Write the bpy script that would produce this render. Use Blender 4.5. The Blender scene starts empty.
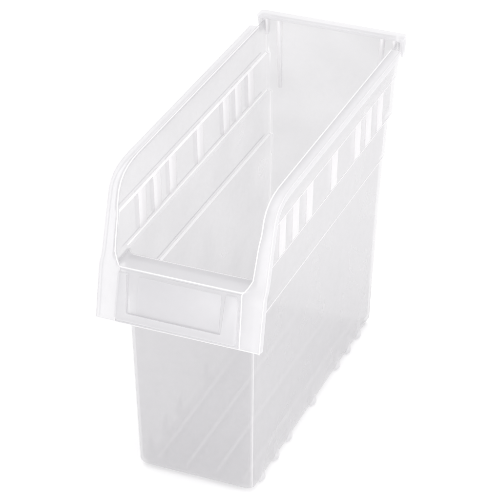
import bpy, bmesh, math
from mathutils import Vector

S = bpy.context.scene
COL = S.collection

# ------------------------------------------------------------------ camera
cam_data = bpy.data.cameras.new('camera')
cam = bpy.data.objects.new('camera', cam_data)
COL.objects.link(cam)
cam.location = (0.46343, -0.9748, 0.8516)
cam.rotation_euler = (math.pi / 2 - 0.54158, 0, 0.39173)
cam_data.sensor_width = 36
cam_data.lens = 2194.8 / 500 * 36
cam_data.clip_start = 0.01
cam_data.clip_end = 100
S.camera = cam

# ------------------------------------------------------------------ light: white studio
world = bpy.data.worlds.new('World')
S.world = world
world.use_nodes = True
bgn = world.node_tree.nodes['Background']
bgn.inputs['Color'].default_value = (1.0, 0.995, 1.0, 1)
bgn.inputs['Strength'].default_value = 1.0


def softbox(name, loc, target, sx, sy, power):
    d = bpy.data.lights.new(name, 'AREA')
    d.shape = 'RECTANGLE'
    d.size, d.size_y = sx, sy
    d.energy = power
    o = bpy.data.objects.new(name, d)
    COL.objects.link(o)
    o.location = loc
    o.rotation_euler = (Vector(target) - Vector(loc)).to_track_quat('-Z', 'Y').to_euler()
    return o


softbox('top_softbox', (-0.15, 0.25, 1.9), (0, 0.15, 0.1), 1.8, 1.8, 12)
softbox('front_fill', (0.35, -1.5, 0.22), (0, 0.0, 0.07), 1.2, 0.4, 8.5)  # added low fill to brighten the front wall and label
softbox('side_softbox', (1.5, -0.1, 0.6), (0, 0.15, 0.10), 0.9, 0.9, 8)

S.view_settings.view_transform = 'Standard'
S.view_settings.look = 'None'
S.view_settings.exposure = 0
S.view_settings.gamma = 1
S.cycles.max_bounces = 24
S.cycles.diffuse_bounces = 10
S.cycles.transmission_bounces = 16
S.cycles.transparent_max_bounces = 64


# ------------------------------------------------------------------ materials
def plastic(name, colour, clear, back, rough=0.22):
    """hazy natural polypropylene: part clear, part scattering, with a soft gloss"""
    m = bpy.data.materials.new(name)
    m.use_nodes = True
    n, l = m.node_tree.nodes, m.node_tree.links
    n.clear()
    out = n.new('ShaderNodeOutputMaterial')
    tc = n.new('ShaderNodeTexCoord')
    no = n.new('ShaderNodeTexNoise')
    no.inputs['Scale'].default_value = 28
    no.inputs['Detail'].default_value = 3
    l.new(tc.outputs['Object'], no.inputs['Vector'])
    fine = n.new('ShaderNodeTexNoise')
    fine.inputs['Scale'].default_value = 300
    fine.inputs['Detail'].default_value = 2
    l.new(tc.outputs['Object'], fine.inputs['Vector'])
    bump = n.new('ShaderNodeBump')
    bump.inputs['Strength'].default_value = 0.01
    bump.inputs['Distance'].default_value = 0.0004
    l.new(fine.outputs['Fac'], bump.inputs['Height'])
    # the melt flows unevenly, so the haze is a little uneven
    mr = n.new('ShaderNodeMapRange')
    mr.inputs['From Min'].default_value = 0.3
    mr.inputs['From Max'].default_value = 0.7
    mr.inputs['To Min'].default_value = clear - 0.04
    mr.inputs['To Max'].default_value = clear + 0.04
    l.new(no.outputs['Fac'], mr.inputs['Value'])
    dif = n.new('ShaderNodeBsdfDiffuse')
    dif.inputs['Color'].default_value = (*colour, 1)
    l.new(bump.outputs['Normal'], dif.inputs['Normal'])
    trl = n.new('ShaderNodeBsdfTranslucent')
    trl.inputs['Color'].default_value = (*colour, 1)
    m1 = n.new('ShaderNodeMixShader')
    m1.inputs[0].default_value = back
    l.new(dif.outputs[0], m1.inputs[1])
    l.new(trl.outputs[0], m1.inputs[2])
    tra = n.new('ShaderNodeBsdfTransparent')
    tra.inputs['Color'].default_value = (0.985, 0.983, 0.986, 1)
    m2 = n.new('ShaderNodeMixShader')
    l.new(mr.outputs[0], m2.inputs[0])
    l.new(m1.outputs[0], m2.inputs[1])
    l.new(tra.outputs[0], m2.inputs[2])
    glo = n.new('ShaderNodeBsdfGlossy')
    glo.inputs['Color'].default_value = (1, 1, 1, 1)
    glo.inputs['Roughness'].default_value = rough
    l.new(bump.outputs['Normal'], glo.inputs['Normal'])
    # gloss of a dielectric skin, the same from either side of the wall (Schlick)
    lw = n.new('ShaderNodeLayerWeight')
    lw.inputs['Blend'].default_value = 0.5
    pw = n.new('ShaderNodeMath')
    pw.operation = 'POWER'
    pw.inputs[1].default_value = 4.0
    l.new(lw.outputs['Facing'], pw.inputs[0])
    ma = n.new('ShaderNodeMath')
    ma.operation = 'MULTIPLY_ADD'
    ma.inputs[1].default_value = 0.45
    ma.inputs[2].default_value = 0.04
    l.new(pw.outputs[0], ma.inputs[0])
    m3 = n.new('ShaderNodeMixShader')
    l.new(ma.outputs[0], m3.inputs[0])
    l.new(m2.outputs[0], m3.inputs[1])
    l.new(glo.outputs[0], m3.inputs[2])
    l.new(m3.outputs[0], out.inputs['Surface'])
    return m


CLEAR = plastic('natural polypropylene wall', (0.665, 0.661, 0.670), 0.59, 0.52)
LIT = plastic('natural polypropylene lit tint', (0.795, 0.792, 0.803), 0.50, 0.5, 0.4)  # paler copy: rim, lip and bottom brightness put into the colour
RIBM = plastic('natural polypropylene rib', (0.89, 0.882, 0.89), 0.46, 0.5, 0.35)
EDGE = plastic('natural polypropylene highlight tint', (0.93, 0.925, 0.93), 0.22, 0.4)  # palest copy: edge highlights painted as colour; also used on runners and ribs

fm = bpy.data.materials.new('white sweep')
fm.use_nodes = True
fb = fm.node_tree.nodes['Principled BSDF']
fb.inputs['Base Color'].default_value = (0.93, 0.93, 0.93, 1)
fb.inputs['Roughness'].default_value = 0.9
fb.inputs['Specular IOR Level'].default_value = 0.1
fnz = fm.node_tree.nodes.new('ShaderNodeTexNoise')
fnz.inputs['Scale'].default_value = 400
fbp = fm.node_tree.nodes.new('ShaderNodeBump')
fbp.inputs['Strength'].default_value = 0.03
fm.node_tree.links.new(fnz.outputs['Fac'], fbp.inputs['Height'])
fm.node_tree.links.new(fbp.outputs['Normal'], fb.inputs['Normal'])


# ------------------------------------------------------------------ helpers
def obj(name, bm, mat, parent=None, sharp=38):
    bmesh.ops.remove_doubles(bm, verts=bm.verts, dist=1e-6)
    bmesh.ops.recalc_face_normals(bm, faces=bm.faces)
    me = bpy.data.meshes.new(name)
    bm.to_mesh(me)
    bm.free()
    me.materials.append(mat)
    for p in me.polygons:
        p.use_smooth = True
    me.set_sharp_from_angle(angle=math.radians(sharp))
    o = bpy.data.objects.new(name, me)
    COL.objects.link(o)
    if parent:
        o.parent = parent
    return o


def grid(bm, rows, flip=False):
    vs = [[bm.verts.new(p) for p in r] for r in rows]
    for i in range(len(vs) - 1):
        for j in range(len(vs[0]) - 1):
            q = [vs[i][j], vs[i][j + 1], vs[i + 1][j + 1], vs[i + 1][j]]
            co = []
            for k in q:
                if all((k.co - c.co).length > 1e-7 for c in co):
                    co.append(k)
            if len(co) >= 3:
                bm.faces.new(co)
    return vs


def prism(bm, poly, off, bevel=0.0, seg=2):
    """closed prism from a planar polygon moved by off, with eased edges"""
    a = [bm.verts.new(p) for p in poly]
    b = [bm.verts.new(Vector(p) + Vector(off)) for p in poly]
    fs = [bm.faces.new(a), bm.faces.new(b[::-1])]
    k = len(a)
    for i in range(k):
        fs.append(bm.faces.new([a[i], b[i], b[(i + 1) % k], a[(i + 1) % k]]))
    if bevel:
        es = list({e for f in fs for e in f.edges})
        bmesh.ops.bevel(bm, geom=es, offset=bevel, segments=seg, profile=0.5, affect='EDGES', clamp_overlap=True)


def box(bm, x0, x1, y0, y1, z0, z1, bevel=0.0005):
    prism(bm, [(x0, y0, z0), (x1, y0, z0), (x1, y1, z0), (x0, y1, z0)], (0, 0, z1 - z0), bevel)


def bead(name, pts, r, parent, mat):
    """a fine pale tube along a polyline, added to draw an edge highlight"""
    bm = bmesh.new()
    pts = [Vector(p) for p in pts]
    rows = []
    for k, p in enumerate(pts):
        t = (pts[min(len(pts) - 1, k + 1)] - pts[max(0, k - 1)]).normalized()
        u = t.orthogonal().normalized() if k == 0 else (u - t * u.dot(t)).normalized()
        v = t.cross(u)
        rows.append([p + (u * math.cos(math.radians(a)) + v * math.sin(math.radians(a))) * r for a in range(0, 361, 60)])
    g = grid(bm, rows)
    bm.faces.new(g[0][:-1])
    bm.faces.new(g[-1][:-1])
    return obj(name, bm, mat, parent, 60)


def lerp_table(t, tab):
    if t <= tab[0][0]:
        return tab[0][1]
    for (a, va), (b, vb) in zip(tab, tab[1:]):
        if t <= b:
            return va + (vb - va) * (t - a) / (b - a)
    return tab[-1][1]


# ------------------------------------------------------------------ the white sweep it stands on
bm = bmesh.new()
prof = [(-4.0, 0), (3.0, 0)]
for k in range(1, 13):
    a = math.radians(90 * k / 12)
    prof.append((3.0 + 1.2 * math.sin(a), 1.2 - 1.2 * math.cos(a)))
prof.append((4.2, 3.0))
grid(bm, [[(-4, y, z), (4, y, z)] for y, z in prof])
fl = obj('floor', bm, fm)
fl['kind'] = 'structure'

# ------------------------------------------------------------------ the bin
LIFT = 0.0012                       # it stands on its runners
root = bpy.data.objects.new('storage_bin', None)
COL.objects.link(root)
root.location = (0, 0, LIFT)
root['label'] = 'narrow tall translucent plastic shelf bin with stepped sides, low front lip and label holder'
root['category'] = 'storage bin'

ZT = 0.2124                         # wall top, under the rim
# half width of the outside by height: three tiers with small steps
OUT = [(0.0, 0.0400), (0.1301, 0.0426), (0.1309, 0.0438), (0.1608, 0.0446), (0.1616, 0.0464), (0.1624, 0.0470),
       (0.1640, 0.0472), (0.1898, 0.0478), (0.1906, 0.0489), (0.2140, 0.0494)]
INN = [(0.0, 0.0384), (0.1298, 0.0404), (0.1306, 0.0417), (0.1616, 0.0425), (0.1624, 0.0440), (0.1632, 0.0446),
       (0.1646, 0.0448), (0.1893, 0.0453), (0.1901, 0.0466), (0.2140, 0.0474)]
STEPS_OUT = ((0.1301, 0.1309), (0.1616, 0.1624), (0.1898, 0.1906))
STEPS_INN = ((0.1298, 0.1306), (0.1624, 0.1632), (0.1893, 0.1901))
SLOT_OUT, SLOT_INN = (0.1640, 0.1898), (0.1646, 0.1893)
SLOT_Y = (0.0830, 0.1050, 0.1285, 0.1720, 0.2150, 0.2355, 0.2580)
BUMP_Y = (0.0722, 0.0960, 0.1192, 0.1632, 0.2092, 0.2308, 0.2512)
SLOT_H = 0.0049
# front edge of the side walls above the lip
CUT = [(0.158, 0.0415), (0.166, 0.0440), (0.1855, 0.0502), (0.2000, 0.0552), (0.2060, 0.0590),
       (0.2095, 0.0640), (0.2115, 0.0700), (0.2130, 0.0790)]
ZLIP = 0.158
R_BOT, R_COR, TH = 0.0055, 0.0040, 0.0018


def y_front(z):
    return 0.0555 - 0.0045 * min(z, 0.16) / 0.16


def y_back(z):
    return 0.2743 + 0.0192 * z / 0.2124


def inset(z, base, r):
    h = z - base
    if h >= r:
        return 0.0
    return r - math.sqrt(max(0.0, r * r - (r - h) ** 2))


zs_fil = [R_BOT * (1 - math.cos(math.radians(a))) for a in (12, 28, 44, 60, 75, 90)]


def zlist(tab, base, r):
    z = [base + r * (1 - math.cos(math.radians(a))) for a in (10, 26, 42, 58, 74, 90)]
    z += [0.03, 0.06, 0.09, 0.115] + [t for t, _ in tab if 0.12 < t < 0.2124]
    z += [0.152, 0.1545, 0.157, ZLIP, 0.170, 0.178, 0.194, 0.200, 0.203, 0.206, 0.2085, 0.2105, ZT]
    z = sorted(z)
    r2 = [z[0]]
    for v in z[1:]:
        if v - r2[-1] > 2e-4:
            r2.append(v)
    return r2


def side_row(z, tab, t, s, base, rb):
    """points from the front corner along the side to the back corner"""
    i = inset(z, base, rb)
    w = lerp_table(z, tab) - i
    yf, yb = y_front(z) + t + i, y_back(z) - t - i
    r = max(0.0012, R_COR - t)
    row = []
    if z < ZLIP - 1e-6:
        c = (w - r, yf + r)
        for k in range(10):
            a = math.radians(-90 + 10 * k)
            row.append((s * (c[0] + r * math.cos(a)), c[1] + r * math.sin(a), z))
        y0 = yf + r
    else:
        y0 = lerp_table(z, CUT)
        row += [(s * w, y0, z)] * 10
    y1 = yb - r
    ys = [max(0.0585, y0)] + [q for c in SLOT_Y for q in (c - SLOT_H, c + SLOT_H)] + [0.2725]
    for q in ys:
        row.append((s * w, q, z))
    for k in range(10):
        a = math.radians(10 * k)
        row.append((s * (w - r + r * math.cos(a)), y1 + r * math.sin(a), z))
    return row


FB = 0.0022                         # thickness of the bottom


def side_wall(s):
    bm = bmesh.new()
    zo, zi = zlist(OUT, 0.0, R_BOT), zlist(INN, FB, R_BOT - 0.001)
    o = grid(bm, [side_row(z, OUT, 0, s, 0, R_BOT) for z in zo])
    i = grid(bm, [side_row(z, INN, TH, s, FB, R_BOT - 0.001) for z in zi])
    # top edge closed, and the free front edge above the lip
    for k in range(len(o[-1]) - 1):
        q = [o[-1][k], o[-1][k + 1], i[-1][k + 1], i[-1][k]]
        if (q[0].co - q[1].co).length > 1e-7:
            bm.faces.new(q)
    fo = [r[0].co.copy() for r in o if r[0].co.z > ZLIP - 1e-6]
    fi = [Vector((s * lerp_table(c.z, INN), c.y, c.z)) for c in fo]
    grid(bm, [fo, fi])
    # cut the wall where the divider slots sit, and split off step and corner edges as paler pieces, step highlights painted in
    kill, pieces = [], {}
    for f in bm.faces:
        zs = [v.co.z for v in f.verts]
        ys = [v.co.y for v in f.verts]
        c = f.calc_center_median()
        if max(ys) - min(ys) < 0.011 and any(abs(c.y - q) < 0.002 for q in SLOT_Y):
            if any(min(zs) > lo - 1e-5 and max(zs) < hi + 1e-5 for lo, hi in (SLOT_OUT, SLOT_INN)):
                kill.append(f)
                continue
        if 0.004 < c.z < 0.2100:
            r, w = R_COR, lerp_table(c.z, OUT)
            near_side = w - abs(c.x)
            for edge, d in (('front', c.y - y_front(c.z)), ('back', y_back(c.z) - c.y)):
                if min(abs(near_side - 0.29 * r), abs(near_side - 0.0018 - 0.29 * (r - TH))) < 0.00035 and min(abs(d - 0.29 * r), abs(d - TH - 0.29 * (r - TH))) < 0.00035 and (edge == 'back' or c.z < 0.152):
                    pieces.setdefault(('corner_edge', edge), []).append(f)
                    break
            else:
                d = None
            if d is not None:
                continue
        if c.y > 0.2818:
            continue
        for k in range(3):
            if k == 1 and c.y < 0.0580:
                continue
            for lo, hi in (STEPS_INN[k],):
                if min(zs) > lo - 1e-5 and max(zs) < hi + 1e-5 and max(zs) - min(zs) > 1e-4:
                    pieces.setdefault(('step_highlight', k), []).append(f)
    for (nm, k), fs in pieces.items():
        b2 = bmesh.new()
        for f in fs:
            b2.faces.new([b2.verts.new(v.co) for v in f.verts])
        kill += fs
        pieces[(nm, k)] = b2
    bmesh.ops.delete(bm, geom=kill, context='FACES')
    wall = obj('side_wall', bm, CLEAR, root)
    for (nm, k), b2 in pieces.items():
        obj(nm, b2, EDGE if nm == 'step_highlight' else RIBM, wall)
    # pale bead added along each outer step to paint its edge highlight
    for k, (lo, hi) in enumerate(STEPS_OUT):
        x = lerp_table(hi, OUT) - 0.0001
        bead('step_highlight', [(s * x, y, hi - 0.0001) for y in ((0.0570 if k < 2 else 0.0560), 0.12, 0.20, (0.2785, 0.2815, 0.2845)[k])],
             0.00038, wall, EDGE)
    return wall


def end_wall(name, front):
    bm = bmesh.new()
    top = 0.1600 if front else 0.2160
    for tab, t, base, rb in ((OUT, 0, 0.0, R_BOT), (INN, TH, FB, R_BOT - 0.001)):
        rows = []
        zz = [z for z in zlist(tab, base, rb) if z < (0.1595 if front else 1)] + [top]
        for z in zz:
            i = inset(z, base, rb)
            r = max(0.0012, R_COR - t)
            w = lerp_table(z, tab) - i - r
            y = (y_front(z) + t + i) if front else (y_back(z) - t - i)
            rows.append([(w * (-1 + 2 * k / 12), y, z) for k in range(13)])
        g = grid(bm, rows)
        if t == 0:
            last = g[-1]
    for k in range(12):
        bm.faces.new([last[k], last[k + 1], g[-1][k + 1], g[-1][k]])
    return obj(name, bm, CLEAR, root)


walls = {s: side_wall(s) for s in (-1, 1)}
front = end_wall('front_wall', True)
back = end_wall('back_wall', False)

# bottom
bm = bmesh.new()
for tab, t, base, rb in ((OUT, 0, 0.0, R_BOT), (INN, TH, FB, R_BOT - 0.001)):
    z = zlist(tab, base, rb)[0]
    i = inset(z, base, rb)
    r = max(0.0012, R_COR - t)
    right = side_row(z, tab, t, 1, base, rb)
    left = [(-x, y, zz) for x, y, zz in right]
    bm.faces.new([bm.verts.new(p) for p in right + left[::-1]])
bottom = obj('bottom_panel', bm, LIT, root)
for x in (-0.0300, -0.0095, 0.0110, 0.0300):
    bm = bmesh.new()
    box(bm, x - 0.0013, x + 0.0013, 0.064, 0.264, -LIFT, 0.0036, 0.0007)
    obj('runner', bm, EDGE, bottom)

# divider slots moulded in the upper tier, and the bumps they end in at the bottom
for s in (-1, 1):
    for y in SLOT_Y:
        bm = bmesh.new()
        h = SLOT_H + 0.0002
        a0, a1 = lerp_table(SLOT_INN[0], INN) - 0.0004, lerp_table(SLOT_INN[1], INN) - 0.0004
        b0, b1 = lerp_table(SLOT_OUT[0], OUT) + 0.0004, lerp_table(SLOT_OUT[1], OUT) + 0.0004
        poly = [(s * a0, y - h, SLOT_INN[0] - .0003), (s * b0, y - h, SLOT_OUT[0] - .0003), (s * b1, y - h, SLOT_OUT[1] - .0002),
                (s * a1, y - h, SLOT_INN[1] - .0002)]
        prism(bm, poly, (0, 2 * h, 0), 0.0003)
        obj('divider_slot', bm, RIBM, walls[s])
    for y in BUMP_Y:
        bm = bmesh.new()
        rows = []
        for k, z in enumerate((-0.0002, 0.0002, 0.0010, 0.0022, 0.004, 0.006, 0.0085, 0.011, 0.0135)):
            d = (0.0014, 0.0020, 0.0025, 0.0026, 0.0022, 0.0016, 0.0010, 0.0005, 0.0001)[k]
            b = lerp_table(z, OUT) - 0.0012
            hw = 0.0038 - 0.10 * max(0, z - 0.004)
            rows.append([(s * (b + d * math.cos(math.radians(a))), y + hw * math.sin(math.radians(a)), z)
                         for a in range(-90, 91, 15)])
        g = grid(bm, rows)
        bm.faces.new(g[0])
        obj('bottom_bump', bm, LIT, walls[s])

# ------------------------------------------------------------------ rim: ledge along the top, down the front slope, into the lip corner
PATH = [(0.2775, 0.2135, 0.0472), (0.225, 0.2135, 0.0472), (0.150, 0.2135, 0.0472), (0.0850, 0.2135, 0.0472),
        (0.0760, 0.2132, 0.0471), (0.0690, 0.2122, 0.0470), (0.0630, 0.2102, 0.0469), (0.0582, 0.2070, 0.0468),
        (0.0548, 0.2025, 0.0467), (0.0515, 0.1935, 0.0465), (0.0490, 0.1860, 0.0456), (0.0455, 0.1755, 0.0452),
        (0.0428, 0.1670, 0.0448), (0.0405, 0.1625, 0.0425), (0.0380, 0.1590, 0.0396), (0.0365, 0.1530, 0.0398),
        (0.0340, 0.1410, 0.0402), (0.0306, 0.1250, 0.0407)]
XO = 0.0545


def rim(s):
    bm = bmesh.new()
    rows = []
    for k, (y, z, wi) in enumerate(PATH):
        a = PATH[max(0, k - 1)]
        b = PATH[min(len(PATH) - 1, k + 1)]
        ty, tz = b[0] - a[0], b[1] - a[1]
        L = math.hypot(ty, tz)
        ny, nz = tz / L, -ty / L          # outward (up / forward) normal
        if nz < 0 and abs(nz) > abs(ny):
            ny, nz = -ny, -nz
        xo = XO
        sec = [(wi, -0.0004), (wi + 0.0005, 0.0), (xo - 0.0022, 0.0), (xo - 0.0010, -0.0003), (xo - 0.0003, -0.0010),
               (xo, -0.0022), (xo, -0.0046), (xo - 0.0004, -0.0050), (xo - 0.0012, -0.0050), (xo - 0.0016, -0.0046),
               (xo - 0.0016, -0.0026), (xo - 0.0022, -0.0020), (wi + 0.0005, -0.0020), (wi, -0.0016)]
        rows.append([(s * x, y + ny * h, z + nz * h) for x, h in sec + sec[:1]])
    g = grid(bm, rows)
    bm.faces.new(g[0][:-1])
    bm.faces.new(g[-1][:-1])
    o = obj('rim', bm, LIT, root)
    bead('rim_highlight', [(s * (wi + 0.0003), y, z) for y, z, wi in PATH], 0.00045, o, EDGE)  # rim highlights painted as added pale beads
    bead('rim_highlight', [(s * (XO - 0.0006), y, z - 0.0006) for y, z, wi in PATH], 0.00035, o, RIBM)
    return o


for s in (-1, 1):
    rim(s)

# ------------------------------------------------------------------ front lip with its label holder
bm = bmesh.new()
zl, tl = 0.1606, 0.0020
left_half = [(0.0, 0.0376), (0.0390, 0.0376), (0.0402, 0.0380), (0.0430, 0.0408), (0.0446, 0.0434), (0.0447, 0.0592),
             (0.0430, 0.0588), (0.0414, 0.0560), (0.0402, 0.0546), (0.0388, 0.0536), (0.0370, 0.0531)]
poly = [(x, y, zl - tl) for x, y in left_half[1:]] + [(-x, y, zl - tl) for x, y in left_half[:0:-1]]
prism(bm, poly, (0, 0, tl), 0.0006)
poly = [(0.0398, 0.0374, 0.1590), (0.0408, 0.0305, 0.1262), (0.0404, 0.0304, 0.1252), (-0.0404, 0.0304, 0.1252),
        (-0.0408, 0.0305, 0.1262), (-0.0398, 0.0374, 0.1590)]
prism(bm, poly, (0, 0.0021, -0.0003), 0.0004)
# the thickened bottom edge
box(bm, -0.0408, 0.0408, 0.0303, 0.0342, 0.1249, 0.1266, 0.0005)
lip = obj('front_lip', bm, LIT, root, 50)

ch = [(x, y, zl - 0.0002) for x, y in left_half[1:5]]
bead('lip_highlight', [(-x, y, z) for x, y, z in ch[::-1]] + ch, 0.00045, lip, EDGE)  # highlight along the lip edges, painted with added pale beads
ch = [(x, y, zl - 0.0002) for x, y in left_half[6:]]
bead('lip_highlight', [(-x, y, z) for x, y, z in ch] + ch[::-1], 0.00045, lip, EDGE)
bead('lip_highlight', [(-0.0538, 0.0305, 0.1252), (0.0538, 0.0305, 0.1252)], 0.0004, lip, EDGE)

P0 = Vector((0, 0.0305, 0.1262))
PV = (Vector((0, 0.0376, 0.1582)) - P0).normalized()
PN = Vector((0, -PV.z, PV.y))


def face(x, v, h=0.0):
    return P0 + Vector((x, 0, 0)) + PV * v + PN * h


bm = bmesh.new()
outer = [(-0.0402, 0.0318), (-0.0407, 0.0030), (-0.0400, 0.0015), (-0.0385, 0.0010), (0.0370, 0.0010), (0.0388, 0.0016),
         (0.0396, 0.0034), (0.0390, 0.0270), (0.0384, 0.0300), (0.0372, 0.0318)]
inner = [(0.0300, 0.0318), (0.0300, 0.0070), (0.0290, 0.0056), (-0.0325, 0.0056), (-0.0335, 0.0068), (-0.0335, 0.0318)]
poly = [face(x, v, -0.0004) for x, v in outer + inner]
prism(bm, poly, PN * 0.0026, 0.0006)
obj('label_holder', bm, LIT, lip)

bm = bmesh.new()
poly = [face(x, v, -0.0004) for x, v in ((-0.0268, 0.0072), (0.0275, 0.0072), (0.0275, 0.0310), (-0.0268, 0.0310))]
prism(bm, poly, PN * 0.0011, 0.0004)
obj('label_panel', bm, LIT, lip)

# ------------------------------------------------------------------ back flange that hooks over the shelf
bm = bmesh.new()
# top ledge with rounded ends
poly = []
x1, y0, y1, r = 0.0524, 0.2862, 0.2958, 0.0022
for cx, cy, a0 in ((x1 - r, y1 - r, 0), (-x1 + r, y1 - r, 90), (-x1 + r, y0 + r * .4, 180), (x1 - r, y0 + r * .4, 270)):
    rr = r if cy > 0.29 else r * .4
    cxx = cx if cy > 0.29 else math.copysign(x1 - rr, cx)
    for k in range(5):
        a = math.radians(a0 + 22.5 * k)
        poly.append((cxx + rr * math.cos(a), cy + rr * math.sin(a), 0.2158))
prism(bm, poly, (0, 0, 0.0020), 0.0006)
flange = obj('back_flange', bm, LIT, root)
for s in (-1, 1):
    bm = bmesh.new()
    prism(bm, [(s * 0.0506, 0.2868, 0.2157), (s * 0.0506, 0.2936, 0.2157), (s * 0.0506, 0.2936, 0.2035), (s * 0.0506, 0.2895, 0.2035)],
          (s * 0.0015, 0, 0), 0.0004)
    obj('flange_end', bm, LIT, flange)
    bm = bmesh.new()
    prism(bm, [(s * 0.0468, 0.2939, 0.2156), (s * 0.0468, 0.2939, 0.2030), (s * 0.0500, 0.2939, 0.2030),
               (s * 0.0516, 0.2939, 0.2050), (s * 0.0520, 0.2939, 0.2156)], (0, 0.0018, 0), 0.0004)
    obj('flange_plate', bm, LIT, flange)
    bm = bmesh.new()
    prism(bm, [(s * 0.0360, 0.2866, 0.2157), (s * 0.0360, y_back(.2157) - .0012, 0.2157), (s * 0.0342, y_back(.165) - .0012, 0.1650),
               (s * 0.0342, y_back(.165) - .0030, 0.1655)], (s * 0.0024, 0, 0), 0.0005)
    obj('rib', bm, EDGE, back)
    bm = bmesh.new()
    prism(bm, [(s * 0.0450, 0.2866, 0.2157), (s * 0.0450, 0.2916, 0.2157), (s * 0.0450, 0.2906, 0.2035), (s * 0.0450, 0.2872, 0.2035)],
          (s * 0.0014, 0, 0), 0.0003)
    obj('rib', bm, EDGE, back)
